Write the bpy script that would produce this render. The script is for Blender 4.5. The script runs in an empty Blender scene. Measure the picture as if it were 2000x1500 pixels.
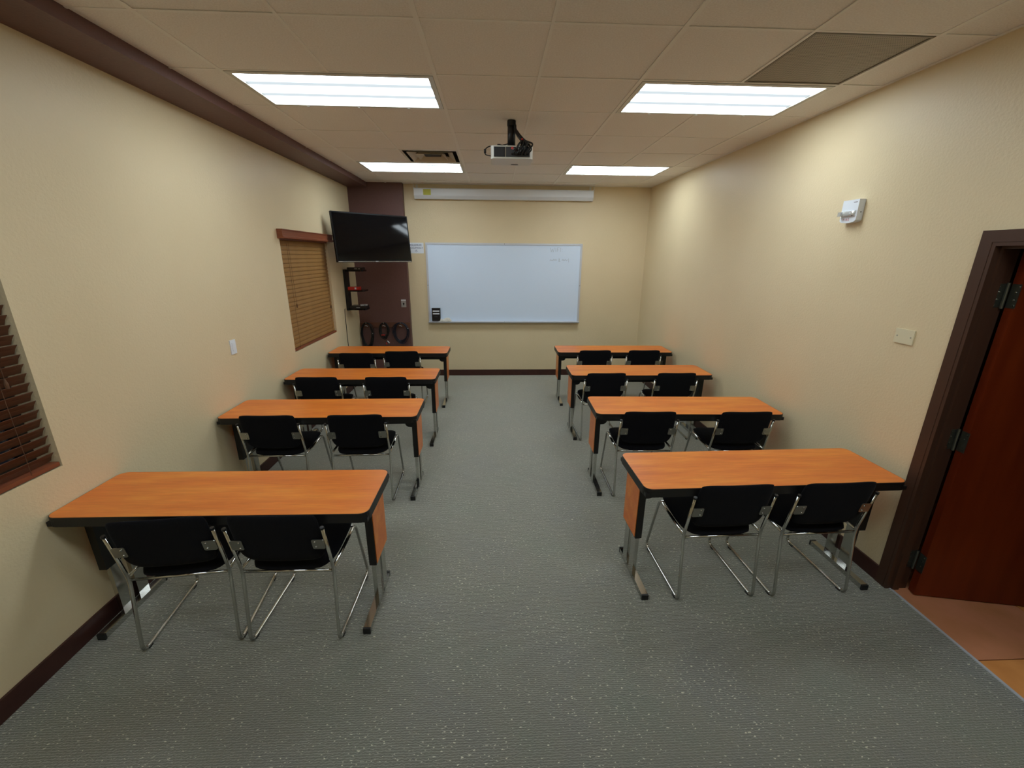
import bpy, bmesh, math, random
from mathutils import Vector, Matrix
random.seed(7)
PI = math.pi
SC = bpy.context.scene
COL = SC.collection

# ------------------------------------------------------------------ camera, world, exposure
CAM_H, PITCH, YAW, ROLL, FPX = 1.9233, 0.2945, 0.0443, 0.0076, 824.2
cam_data = bpy.data.cameras.new('camera')
cam_data.sensor_fit = 'HORIZONTAL'
cam_data.sensor_width = 36.0
cam_data.lens = 36.0 * FPX / 2000.0
cam_data.clip_start = 0.02
cam = bpy.data.objects.new('camera', cam_data)
COL.objects.link(cam)
cam.matrix_world = (Matrix.Translation((0, 0, CAM_H)) @ Matrix.Rotation(-YAW, 4, 'Z')
                    @ Matrix.Rotation(PI / 2 - PITCH, 4, 'X') @ Matrix.Rotation(ROLL, 4, 'Z'))
SC.camera = cam
world = bpy.data.worlds.new('night')
world.use_nodes = True
world.node_tree.nodes['Background'].inputs[0].default_value = (0.010, 0.012, 0.016, 1)
world.node_tree.nodes['Background'].inputs[1].default_value = 0.3
SC.world = world
vs = SC.view_settings
SC.display_settings.display_device = 'sRGB'
vs.view_transform = 'Standard'
vs.look = 'None'
vs.exposure = 0.90
vs.gamma = 1.0
vs.use_curve_mapping = False
SC.cycles.use_denoising = True
SC.cycles.diffuse_bounces = 6
SC.cycles.max_bounces = 12
LAMP = 7.1                       # luminous strength of each ceiling panel
LAMP_COLOR = (0.84, 0.945, 1.0, 1)

# ------------------------------------------------------------------ room numbers (metres)
XL, XR, YB, YR, H = -2.112, 2.3865, 6.861, -1.7, 2.931
G0, Y0, T = -0.3368, 2.8897, 0.6096

# ------------------------------------------------------------------ materials
def lin(r, g, b):
    f = lambda c: (c / 255 / 12.92) if c / 255 <= 0.04045 else ((c / 255 + 0.055) / 1.055) ** 2.4
    return (f(r), f(g), f(b), 1)

def mat(name, col=(0.5, 0.5, 0.5, 1), rough=0.5, metal=0.0, spec=0.5):
    m = bpy.data.materials.new(name)
    m.use_nodes = True
    b = m.node_tree.nodes['Principled BSDF']
    b.inputs['Base Color'].default_value = col
    b.inputs['Roughness'].default_value = rough
    b.inputs['Metallic'].default_value = metal
    b.inputs['Specular IOR Level'].default_value = spec
    return m

def nodes(m):
    nt = m.node_tree
    return nt, nt.nodes, nt.links, nt.nodes['Principled BSDF']

def coords(nt, scale=(1, 1, 1), kind='Object'):
    tc = nt.nodes.new('ShaderNodeTexCoord')
    mp = nt.nodes.new('ShaderNodeMapping')
    mp.inputs['Scale'].default_value = scale
    nt.links.new(tc.outputs[kind], mp.inputs['Vector'])
    return mp.outputs['Vector']

def noise(nt, vec, scale, detail=2.0, rough=0.5):
    n = nt.nodes.new('ShaderNodeTexNoise')
    n.inputs['Scale'].default_value = scale
    n.inputs['Detail'].default_value = detail
    n.inputs['Roughness'].default_value = rough
    nt.links.new(vec, n.inputs['Vector'])
    return n

def ramp(nt, fac, stops):
    r = nt.nodes.new('ShaderNodeValToRGB')
    el = r.color_ramp.elements
    el[0].position, el[0].color = stops[0]
    el[1].position, el[1].color = stops[1]
    for p, c in stops[2:]:
        e = el.new(p)
        e.color = c
    nt.links.new(fac, r.inputs['Fac'])
    return r.outputs['Color']

def bump(nt, height, strength, dist):
    b = nt.nodes.new('ShaderNodeBump')
    b.inputs['Strength'].default_value = strength
    b.inputs['Distance'].default_value = dist
    nt.links.new(height, b.inputs['Height'])
    return b.outputs['Normal']

def mixc(nt, fac, a, b, mode='MIX'):
    x = nt.nodes.new('ShaderNodeMix')
    x.data_type = 'RGBA'
    x.blend_type = mode
    for sock, v in ((x.inputs[0], fac), (x.inputs[6], a), (x.inputs[7], b)):
        if hasattr(v, 'links'):
            nt.links.new(v, sock)
        else:
            sock.default_value = v
    return x.outputs[2]

def speckled(name, c1, c2, scale, rough, bstr, bdist, spec=0.5, stretch=(1, 1, 1), detail=3):
    m = mat(name, c1, rough, 0, spec)
    nt, ns, lk, b = nodes(m)
    v = coords(nt, stretch)
    n = noise(nt, v, scale, detail)
    lk.new(ramp(nt, n.outputs['Fac'], [(0.3, c1), (0.7, c2)]), b.inputs['Base Color'])
    if bstr:
        lk.new(bump(nt, n.outputs['Fac'], bstr, bdist), b.inputs['Normal'])
    return m

# tan paint over an orange-peel texture
WALL = mat('tan_wall_paint', lin(222, 201, 156), 0.42, 0, 0.35)
def _wall():
    nt, ns, lk, b = nodes(WALL)
    v = coords(nt)
    big = noise(nt, v, 1.3, 2)
    lk.new(ramp(nt, big.outputs['Fac'], [(0.3, lin(220, 203, 166)), (0.7, lin(225, 208, 172))]), b.inputs['Base Color'])
    n1 = noise(nt, v, 75, 3, 0.55)
    lk.new(bump(nt, n1.outputs['Fac'], 0.45, 0.004), b.inputs['Normal'])
_wall()
BROWN = speckled('dark_brown_wall_paint', lin(102, 72, 68), lin(108, 77, 72), 70, 0.5, 0.35, 0.003, 0.4)
BASE = speckled('dark_brown_vinyl_base', lin(62, 34, 29), lin(70, 40, 34), 12, 0.45, 0, 0, 0.4)
TILE_C = speckled('ceiling_tile', lin(232, 228, 222), lin(244, 241, 236), 130, 0.95, 0.35, 0.004, 0.1)
GRID = mat('ceiling_grid', lin(240, 238, 232), 0.6, 0, 0.3)
DECK = mat('ceiling_deck', lin(60, 58, 55), 0.9)
CONC = mat('hall_wall_paint', lin(150, 128, 95), 0.7)
LAM = mat('orange_brown_laminate', lin(196, 112, 52), 0.33, 0, 0.5)
def _lam():
    nt, ns, lk, b = nodes(LAM)
    oi = nt.nodes.new('ShaderNodeObjectInfo')
    tc = nt.nodes.new('ShaderNodeTexCoord')
    add = nt.nodes.new('ShaderNodeVectorMath')
    add.operation = 'ADD'
    sc = nt.nodes.new('ShaderNodeVectorMath')
    sc.operation = 'SCALE'
    comb = nt.nodes.new('ShaderNodeCombineXYZ')
    for k in range(3):
        lk.new(oi.outputs['Random'], comb.inputs[k])
    lk.new(comb.outputs[0], sc.inputs[0])
    sc.inputs['Scale'].default_value = 30
    lk.new(tc.outputs['Object'], add.inputs[0])
    lk.new(sc.outputs[0], add.inputs[1])
    mp = nt.nodes.new('ShaderNodeMapping')
    mp.inputs['Scale'].default_value = (1.0, 6.0, 6.0)
    lk.new(add.outputs[0], mp.inputs['Vector'])
    n1 = noise(nt, mp.outputs[0], 2.2, 5, 0.6)
    mp2 = nt.nodes.new('ShaderNodeMapping')
    mp2.inputs['Scale'].default_value = (2.0, 60.0, 60.0)
    lk.new(add.outputs[0], mp2.inputs['Vector'])
    n2 = noise(nt, mp2.outputs[0], 3.0, 3, 0.6)
    c1 = ramp(nt, n1.outputs['Fac'], [(0.25, lin(206, 104, 34)), (0.5, lin(220, 122, 42)), (0.78, lin(236, 150, 58))])
    c2 = ramp(nt, n2.outputs['Fac'], [(0.3, (0.86, 0.84, 0.82, 1)), (0.7, (1.06, 1.06, 1.06, 1))])
    lk.new(mixc(nt, 1.0, c1, c2, 'MULTIPLY'), b.inputs['Base Color'])
_lam()
BLACK = mat('black_vinyl_edge', lin(22, 21, 21), 0.45, 0, 0.4)
BLACKMETAL = mat('black_painted_metal', lin(20, 20, 22), 0.4, 0, 0.4)
CHROME = mat('polished_chrome', lin(196, 196, 192), 0.12, 1.0)
HINGE = mat('dull_hinge_steel', lin(110, 112, 104), 0.35, 0.9)
STEEL = mat('brushed_steel', lin(176, 176, 170), 0.32, 1.0)
def fabric(name, c1, c2):
    m = speckled(name, c1, c2, 420, 0.95, 0.5, 0.002, 0.15)
    b = m.node_tree.nodes['Principled BSDF']
    b.inputs['Sheen Weight'].default_value = 0.04
    b.inputs['Sheen Roughness'].default_value = 0.4
    return m
FABRIC = fabric('black_seat_fabric', lin(13, 13, 16), lin(22, 22, 28))
WHITE = mat('white_plastic', lin(228, 234, 242), 0.4)
CASEW = mat('cool_white_enamel', lin(228, 236, 246), 0.4)
IVORY = mat('ivory_plastic', lin(222, 214, 182), 0.4)
OFFWHITE = mat('white_enamel', lin(214, 214, 206), 0.4)
BOARD = mat('whiteboard_enamel', lin(217, 234, 255), 0.22, 0, 0.5)
ALU = mat('satin_aluminium', lin(206, 210, 218), 0.4, 0.3)
BLACKGLOSS = mat('glossy_black_screen', lin(5, 6, 9), 0.06, 0, 0.3)
BEZEL = mat('black_bezel', lin(8, 8, 10), 0.3, 0, 0.2)
BLACKPL = mat('black_plastic', lin(18, 18, 20), 0.35, 0, 0.5)
GREYPL = mat('dark_grey_plastic', lin(70, 74, 80), 0.45)
SILVER = mat('silver_plastic', lin(170, 170, 172), 0.35, 0.4)
RED = mat('red_plastic', lin(196, 40, 30), 0.35)
YELLOW = mat('yellow_paper_label', lin(196, 200, 90), 0.7)
BLUEINK = mat('dark_blue_print', lin(40, 62, 110), 0.6)
GREYINK = mat('faded_marker_ink', lin(178, 192, 208), 0.6)
DARKINK = mat('grey_print', lin(90, 92, 100), 0.6)
REDINK = mat('red_print', lin(170, 40, 60), 0.6)
CLOTH = speckled('white_cloth', lin(214, 212, 202), lin(230, 228, 220), 60, 0.9, 0.2, 0.003, 0.1)
WOODB = speckled('blind_wood', lin(142, 104, 54), lin(154, 114, 62), 6, 0.5, 0, 0, 0.4, (1, 1, 12))
WOODR = speckled('blind_wood_red', lin(120, 66, 44), lin(134, 76, 50), 6, 0.38, 0, 0, 0.4, (1, 1, 12))
WOODD = speckled('blind_wood_dark', lin(92, 58, 40), lin(104, 66, 46), 6, 0.42, 0, 0, 0.4, (1, 1, 12))
CORD = mat('blind_cord', lin(96, 66, 44), 0.8)
DOORW = speckled('mahogany_door', lin(120, 46, 14), lin(98, 32, 8), 3.5, 0.38, 0, 0, 0.4, (3, 3, 0.35))
CASING = mat('dark_brown_door_frame', lin(72, 48, 36), 0.42, 0, 0.4)
FRAMEW = mat('window_frame_bronze', lin(60, 52, 44), 0.45)
HALL_A = speckled('hall_tile_brown', lin(208, 140, 104), lin(190, 128, 84), 5, 0.35, 0, 0, 0.5)
HALL_B = speckled('hall_tile_orange', lin(232, 160, 92), lin(208, 136, 72), 5, 0.35, 0, 0, 0.5)
GROUT = mat('hall_grout', lin(92, 74, 60), 0.9)
RAIL = speckled('hook_board_wood', lin(100, 62, 46), lin(108, 68, 50), 8, 0.5, 0, 0, 0.4)
CLEAR = mat('clear_lens', lin(225, 230, 232), 0.08, 0.6)
DARKHOLE = mat('dark_duct', lin(40, 38, 38), 0.9)
VENTW = mat('vent_beige_enamel', lin(186, 174, 152), 0.5)

GLASS = bpy.data.materials.new('window_glass')
GLASS.use_nodes = True
def _glass():
    b = GLASS.node_tree.nodes['Principled BSDF']
    b.inputs['Base Color'].default_value = (0.9, 0.95, 0.95, 1)
    b.inputs['Roughness'].default_value = 0.02
    b.inputs['Transmission Weight'].default_value = 1.0
    b.inputs['IOR'].default_value = 1.45
_glass()

# loop-pile carpet: rows of loops with light and dark flecks
CARPET = mat('grey_green_loop_carpet', lin(92, 95, 82), 0.62, 0, 0.45)
_cb = CARPET.node_tree.nodes['Principled BSDF']
_cb.inputs['Sheen Weight'].default_value = 1.0
_cb.inputs['Sheen Roughness'].default_value = 0.67
_cb.inputs['Sheen Tint'].default_value = lin(242, 245, 234)
def _carpet():
    nt, ns, lk, b = nodes(CARPET)
    v = coords(nt)
    vr = coords(nt, (1.0, 1.9, 1.0))
    wob = noise(nt, v, 14, 2)
    loops = ns.new('ShaderNodeTexVoronoi')
    loops.inputs['Scale'].default_value = 92
    lk.new(vr, loops.inputs['Vector'])
    wave = ns.new('ShaderNodeTexWave')
    wave.bands_direction = 'Y'
    wave.inputs['Scale'].default_value = 32
    wave.inputs['Distortion'].default_value = 4.5
    wave.inputs['Detail'].default_value = 2
    wave.inputs['Detail Scale'].default_value = 2.2
    lk.new(v, wave.inputs['Vector'])
    big = noise(nt, v, 2.3, 3)
    base = ramp(nt, big.outputs['Fac'], [(0.3, lin(66, 65, 62)), (0.5, lin(74, 72, 60)), (0.7, lin(65, 71, 57))])
    rows = ramp(nt, wave.outputs['Fac'], [(0.0, (0.80, 0.80, 0.79, 1)), (0.8, (1.08, 1.08, 1.06, 1))])
    c = mixc(nt, 1.0, base, rows, 'MULTIPLY')
    grain = noise(nt, vr, 130, 2, 0.6)
    c = mixc(nt, 1.0, c, ramp(nt, grain.outputs['Fac'], [(0.3, (0.6, 0.6, 0.6, 1)), (0.7, (1.35, 1.35, 1.35, 1))]), 'MULTIPLY')
    patch = noise(nt, v, 3.1, 2)
    fl = noise(nt, coords(nt, (1.0, 2.0, 1.0)), 62, 1, 0.4)
    m1 = ns.new('ShaderNodeMath'); m1.operation = 'MULTIPLY_ADD'
    lk.new(patch.outputs['Fac'], m1.inputs[0]); m1.inputs[1].default_value = 0.16
    lk.new(fl.outputs['Fac'], m1.inputs[2])
    light = ramp(nt, m1.outputs[0], [(0.765, (0, 0, 0, 1)), (0.80, (1, 1, 1, 1))])
    c = mixc(nt, light, c, lin(205, 202, 180))
    fd = noise(nt, coords(nt, (1.0, 1.6, 1.0)), 71, 1, 0.4)
    dark = ramp(nt, fd.outputs['Fac'], [(0.27, (1, 1, 1, 1)), (0.32, (0, 0, 0, 1))])
    c = mixc(nt, dark, c, lin(30, 32, 28))
    lk.new(c, b.inputs['Base Color'])
    hm = ns.new('ShaderNodeMath'); hm.operation = 'ADD'
    lk.new(loops.outputs['Distance'], hm.inputs[0])
    lk.new(wave.outputs['Fac'], hm.inputs[1])
    lk.new(bump(nt, hm.outputs[0], 0.45, 0.004), b.inputs['Normal'])
_carpet()

# lamp panel: three tubes behind a milky lens
def lamp_mat():
    m = bpy.data.materials.new('lit_diffuser')
    m.use_nodes = True
    nt = m.node_tree
    nt.nodes.remove(nt.nodes['Principled BSDF'])
    out = nt.nodes['Material Output']
    em = nt.nodes.new('ShaderNodeEmission')
    em.inputs['Color'].default_value = LAMP_COLOR
    tc = nt.nodes.new('ShaderNodeTexCoord')
    sp = nt.nodes.new('ShaderNodeSeparateXYZ')
    nt.links.new(tc.outputs['Object'], sp.inputs[0])
    mu = nt.nodes.new('ShaderNodeMath'); mu.operation = 'MULTIPLY'
    mu.inputs[1].default_value = 2 * PI / 0.19
    nt.links.new(sp.outputs['Y'], mu.inputs[0])
    co = nt.nodes.new('ShaderNodeMath'); co.operation = 'COSINE'
    nt.links.new(mu.outputs[0], co.inputs[0])
    mr = nt.nodes.new('ShaderNodeMapRange')
    mr.interpolation_type = 'SMOOTHSTEP'
    mr.inputs['From Min'].default_value = -0.76
    mr.inputs['From Max'].default_value = -0.30
    mr.inputs['To Min'].default_value = 0.45
    mr.inputs['To Max'].default_value = LAMP
    nt.links.new(co.outputs[0], mr.inputs['Value'])
    nt.links.new(mr.outputs['Result'], em.inputs['Strength'])
    nt.links.new(em.outputs[0], out.inputs['Surface'])
    return m
LIT = lamp_mat()

# perforated return-air panel
PERF = mat('perforated_grey_panel', lin(120, 114, 102), 0.6, 0, 0.3)
def _perf():
    nt, ns, lk, b = nodes(PERF)
    v = coords(nt)
    vo = ns.new('ShaderNodeTexVoronoi')
    vo.inputs['Scale'].default_value = 110
    vo.inputs['Randomness'].default_value = 0.0
    lk.new(v, vo.inputs['Vector'])
    lk.new(ramp(nt, vo.outputs['Distance'], [(0.30, lin(62, 60, 56)), (0.42, lin(196, 188, 172))]), b.inputs['Base Color'])
_perf()

# ------------------------------------------------------------------ mesh helpers
def fillet(pts, r, n=5):
    out = [Vector(pts[0])]
    for i in range(1, len(pts) - 1):
        p, a, b = Vector(pts[i]), Vector(pts[i - 1]), Vector(pts[i + 1])
        da, db = (a - p), (b - p)
        rr = min(r, da.length * 0.45, db.length * 0.45)
        s, e = p + da.normalized() * rr, p + db.normalized() * rr
        for k in range(n + 1):
            t = k / n
            out.append(s * (1 - t) ** 2 + p * 2 * t * (1 - t) + e * t * t)
    out.append(Vector(pts[-1]))
    return out

def smooth_path(pts, n=6, closed=False):
    P = [Vector(p) for p in pts]
    out = []
    m = len(P)
    rng = range(m) if closed else range(m - 1)
    for i in rng:
        if closed:
            p0, p1, p2, p3 = P[(i - 1) % m], P[i], P[(i + 1) % m], P[(i + 2) % m]
        else:
            p0, p1, p2, p3 = P[max(i - 1, 0)], P[i], P[i + 1], P[min(i + 2, m - 1)]
        for k in range(n):
            t = k / n
            out.append(0.5 * ((2 * p1) + (p2 - p0) * t + (2 * p0 - 5 * p1 + 4 * p2 - p3) * t * t
                              + (3 * p1 - p0 - 3 * p2 + p3) * t ** 3))
    if not closed:
        out.append(P[-1])
    return out

def rrect(w, d, r, n=5):
    pts = []
    for cx, cy, a0 in ((w / 2 - r, d / 2 - r, 0), (-w / 2 + r, d / 2 - r, 90), (-w / 2 + r, -d / 2 + r, 180), (w / 2 - r, -d / 2 + r, 270)):
        for k in range(n + 1):
            a = math.radians(a0 + 90 * k / n)
            pts.append((cx + r * math.cos(a), cy + r * math.sin(a)))
    return pts

class MB:
    def __init__(self):
        self.bm = bmesh.new()
    def box(self, x0, x1, y0, y1, z0, z1, M=None):
        vs_ = [Vector(p) for p in ((x0, y0, z0), (x1, y0, z0), (x1, y1, z0), (x0, y1, z0), (x0, y0, z1), (x1, y0, z1), (x1, y1, z1), (x0, y1, z1))]
        if M is not None:
            vs_ = [M @ v for v in vs_]
        b = [self.bm.verts.new(v) for v in vs_]
        for f in ((3, 2, 1, 0), (4, 5, 6, 7), (0, 1, 5, 4), (1, 2, 6, 5), (2, 3, 7, 6), (3, 0, 4, 7)):
            self.bm.faces.new([b[i] for i in f])
        return self
    def prism(self, poly, lo, hi, axis='z', M=None):
        def put(u, v, w):
            p = Vector({'z': (u, v, w), 'x': (w, u, v), 'y': (u, w, v)}[axis])
            return M @ p if M is not None else p
        a = [self.bm.verts.new(put(u, v, lo)) for u, v in poly]
        b = [self.bm.verts.new(put(u, v, hi)) for u, v in poly]
        n = len(poly)
        self.bm.faces.new(list(reversed(a)))
        self.bm.faces.new(b)
        for i in range(n):
            self.bm.faces.new((a[i], a[(i + 1) % n], b[(i + 1) % n], b[i]))
        return self
    def tube(self, path, r, seg=8, closed=False, caps=True):
        P = [Vector(p) for p in path]
        n = len(P)
        tang = []
        for i in range(n):
            if closed:
                t = P[(i + 1) % n] - P[(i - 1) % n]
            else:
                t = P[min(i + 1, n - 1)] - P[max(i - 1, 0)]
            tang.append(t.normalized())
        up = Vector((0, 0, 1)) if abs(tang[0].z) < 0.9 else Vector((1, 0, 0))
        nrm = (up - tang[0] * up.dot(tang[0])).normalized()
        rings = []
        for i in range(n):
            nrm = (nrm - tang[i] * nrm.dot(tang[i]))
            nrm = nrm.normalized() if nrm.length > 1e-6 else tang[i].orthogonal().normalized()
            bn = tang[i].cross(nrm)
            rr = r[i] if isinstance(r, (list, tuple)) else r
            rings.append([self.bm.verts.new(P[i] + (nrm * math.cos(2 * PI * k / seg) + bn * math.sin(2 * PI * k / seg)) * rr) for k in range(seg)])
        for i in range(n if closed else n - 1):
            A, B = rings[i], rings[(i + 1) % n]
            for k in range(seg):
                self.bm.faces.new((A[k], A[(k + 1) % seg], B[(k + 1) % seg], B[k]))
        if caps and not closed:
            self.bm.faces.new(list(reversed(rings[0])))
            self.bm.faces.new(rings[-1])
        return self
    def cyl(self, p0, p1, r, seg=10):
        return self.tube([p0, p1], r, seg)
    def pillow(self, fn, nu=18, nv=14):
        # fn(u, v, side) -> point ; u, v in -1..1
        top, bot = {}, {}
        for i in range(nu + 1):
            for j in range(nv + 1):
                u, v = math.sin(PI / 2 * (2 * i / nu - 1)), math.sin(PI / 2 * (2 * j / nv - 1))
                edge = i in (0, nu) or j in (0, nv)
                top[i, j] = self.bm.verts.new(fn(u, v, 1))
                bot[i, j] = top[i, j] if edge else self.bm.verts.new(fn(u, v, -1))
        for i in range(nu):
            for j in range(nv):
                self.bm.faces.new((top[i, j], top[i + 1, j], top[i + 1, j + 1], top[i, j + 1]))
                q = (bot[i, j], bot[i, j + 1], bot[i + 1, j + 1], bot[i + 1, j])
                self.bm.faces.new(q)
        return self
    def build(self, name, m, parent=None, bev=0.0, seg=2, smooth=False, label=None):
        if bev:
            bmesh.ops.bevel(self.bm, geom=[e for e in self.bm.edges if len(e.link_faces) == 2 and e.calc_face_angle(0) > 0.6],
                            offset=bev, segments=seg, profile=0.6, affect='EDGES', clamp_overlap=True)
        bmesh.ops.recalc_face_normals(self.bm, faces=self.bm.faces[:])
        me = bpy.data.meshes.new(name)
        self.bm.to_mesh(me)
        self.bm.free()
        me.materials.append(m)
        if smooth:
            for p in me.polygons:
                p.use_smooth = True
        o = bpy.data.objects.new(name, me)
        COL.objects.link(o)
        if parent is not None:
            o.parent = parent
        if label:
            o['label'] = label
        return o

def tag(o, label, cat, group=None):
    o['label'] = label
    o['category'] = cat
    if group:
        o['group'] = group
    return o

def thing(name, loc, label, cat, group=None, rz=0.0):
    o = bpy.data.objects.new(name, None)
    o.empty_display_size = 0.1
    COL.objects.link(o)
    o.location = loc
    o.rotation_euler = (0, 0, rz)
    return tag(o, label, cat, group)

def structure(o):
    o['kind'] = 'structure'
    return o

KIDS = {}
def dup(root, loc, rz, label):
    def cp(o, parent):
        c = o.copy()
        COL.objects.link(c)
        if parent is not None:
            c.parent = parent
        for ch in list(o.children):
            cp(ch, c)
        return c
    r = cp(root, None)
    r.location = loc
    r.rotation_euler = (0, 0, rz)
    r['label'] = label
    return r

def text(body, size, m, parent, loc, rot, name='lettering', align='CENTER', space=1.0):
    cu = bpy.data.curves.new('lettering_curve', 'FONT')
    cu.body = body
    cu.size = size
    cu.align_x = align
    cu.align_y = 'CENTER'
    cu.space_character = space
    cu.extrude = 0.0003
    tmp = bpy.data.objects.new('lettering_source', cu)
    COL.objects.link(tmp)
    dg = bpy.context.evaluated_depsgraph_get()
    me = bpy.data.meshes.new_from_object(tmp.evaluated_get(dg))
    bpy.data.objects.remove(tmp)
    me.materials.clear()
    me.materials.append(m)
    o = bpy.data.objects.new(name, me)
    COL.objects.link(o)
    o.parent = parent
    o.location = loc
    o.rotation_euler = rot
    return o

# ================================================================== THE SETTING
structure(MB().box(XL, XR + 0.012, YR, YB, -0.08, 0.0).build('floor', CARPET))
# left wall with two window openings
W1Y0, W1Y1, W1Z0, W1Z1 = 0.82, 1.952, 0.925, 2.09
W2Y0, W2Y1, W2Z0, W2Z1 = 4.497, 5.745, 0.925, 2.09
WD = 0.16
def wall_with_holes(name, x0, x1, y0, y1, z0, z1, holes, m):
    ys = sorted({y0, y1} | {h[0] for h in holes} | {h[1] for h in holes})
    mb = MB()
    for a, b in zip(ys, ys[1:]):
        h = [q for q in holes if q[0] <= a + 1e-6 and q[1] >= b - 1e-6]
        if not h:
            mb.box(x0, x1, a, b, z0, z1)
        else:
            if h[0][2] > z0:
                mb.box(x0, x1, a, b, z0, h[0][2])
            mb.box(x0, x1, a, b, h[0][3], z1)
    return structure(mb.build(name, m))
wall_with_holes('wall_left', XL - WD, XL, YR, YB + 0.15, 0, H + 0.15,
                [(W1Y0, W1Y1, W1Z0, W1Z1), (W2Y0, W2Y1, W2Z0, W2Z1)], WALL)
DY0, DY1, DZ = 1.08, 2.02, 2.003
wall_with_holes('wall_right', XR, XR + 0.11, YR, YB + 0.15, 0, H + 0.15, [(DY0, DY1, 0.0, DZ)], WALL)
structure(MB().box(XL, XR, YB, YB + 0.15, 0, H + 0.15).build('wall_back', WALL))
structure(MB().box(XL - WD, XR + 0.11, YR - 0.15, YR, 0, H + 0.15).build('wall_rear', WALL))
ceiling = structure(MB().box(XL, XR, YR, YB, H + 0.115, H + 0.15).build('ceiling', DECK))

# soffit along the left wall and brown column in the back left corner
SOX, SOZ = -1.83, 2.866
COLY, COLX = 6.762, -1.322
structure(MB().box(XL, SOX, YR, YB, SOZ, H + 0.115).build('trim_1', BROWN))
structure(MB().box(XL, COLX, COLY, YB, 0.0, H + 0.115).build('trim_2', BROWN))

# baseboards
structure(MB().box(XL, XL + 0.012, YR, COLY, 0, 0.1).build('baseboard_left', BASE, bev=0.003))
structure(MB().box(COLX, XR, YB - 0.012, YB, 0, 0.098).build('baseboard_back', BASE, bev=0.003))
structure(MB().box(XR - 0.012, XR, DY1 + 0.054, YB - 0.012, 0, 0.1).build('baseboard_right', BASE, bev=0.003))

# ------------------------------------------------------------------ suspended ceiling
I0, I1 = -2, 4
xs = [SOX] + [G0 + i * T for i in range(-2, 5)] + [XR]
ys = [YR] + [Y0 + j * T for j in range(-7, 7)] + [YB]
taken = set()
for i in (-2, -1, 2, 3):
    taken |= {(i, 0), (i, 4), (i, -4)}
taken |= {(3, -1), (-1, 3)}
tile_mesh = {}
for a in range(len(xs) - 1):
    for b in range(len(ys) - 1):
        if (a - 3, b - 8) in taken:
            continue
        w, d = xs[a + 1] - xs[a], ys[b + 1] - ys[b]
        if w < 0.03 or d < 0.03:
            continue
        key = (round(w, 3), round(d, 3))
        cx, cy = (xs[a] + xs[a + 1]) / 2, (ys[b] + ys[b + 1]) / 2
        if key not in tile_mesh:
            o = MB().box(-w / 2 + 0.0025, w / 2 - 0.0025, -d / 2 + 0.0025, d / 2 - 0.0025, 0.0, 0.016).build('tile', TILE_C, ceiling)
            tile_mesh[key] = o.data
        else:
            o = bpy.data.objects.new('tile', tile_mesh[key])
            COL.objects.link(o)
            o.parent = ceiling
        o.location = (cx, cy, H + random.uniform(-0.0008, 0.0012))
def runs(n, blocked):
    out, st = [], None
    for k in range(n):
        if not blocked(k):
            st = k if st is None else st
        elif st is not None:
            out.append((st, k)); st = None
    if st is not None:
        out.append((st, n))
    return out
cell = lambda a, b: (a - 3, b - 8)
FIX = {(-2, 0): 'A', (-1, 0): 'A', (2, 0): 'B', (3, 0): 'B', (-2, 4): 'C', (-1, 4): 'C', (2, 4): 'D', (3, 4): 'D', (-2, -4): 'E', (-1, -4): 'E', (2, -4): 'F', (3, -4): 'F'}
for k in range(1, len(xs) - 1):
    x, wide = xs[k], (0.012 if k in (1, 3, 5, 7) else 0.008)
    same = lambda b: FIX.get(cell(k - 1, b)) is not None and FIX.get(cell(k - 1, b)) == FIX.get(cell(k, b))
    for p, q_ in runs(len(ys) - 1, same):
        MB().box(x - wide, x + wide, ys[p], ys[q_], H - 0.004, H - 0.0005).build('grid_bar', GRID, ceiling)
for y in ys[1:-1]:
    MB().box(SOX, XR, y - 0.008, y + 0.008, H - 0.003, H - 0.0003).build('grid_bar', GRID, ceiling)
MB().box(XR - 0.02, XR, YR, YB, H - 0.004, H - 0.0005).build('edge_angle', GRID, ceiling)
MB().box(COLX, XR, YB - 0.02, YB, H - 0.004, H - 0.0005).build('edge_angle', GRID, ceiling)

# ------------------------------------------------------------------ windows behind the blinds
def window(n, y0, y1, z0, z1):
    xo = XL - WD
    mb = MB()
    f = 0.045
    for a, b, c, d in ((y0, y1, z0, z0 + f), (y0, y1, z1 - f, z1), (y0, y0 + f, z0 + f, z1 - f), (y1 - f, y1, z0 + f, z1 - f)):
        mb.box(xo, xo + 0.05, a, b, c, d)
    mb.box(xo + 0.005, xo + 0.04, y0 + f, y1 - f, (z0 + z1) / 2 - 0.018, (z0 + z1) / 2 + 0.018)
    w = structure(mb.build('window_%d' % n, FRAMEW))
    MB().box(xo + 0.018, xo + 0.024, y0 + f, y1 - f, z0 + f, z1 - f).build('pane', GLASS, w)
    return w
window(1, W1Y0, W1Y1, W1Z0, W1Z1)
window(2, W2Y0, W2Y1, W2Z0, W2Z1)

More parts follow.
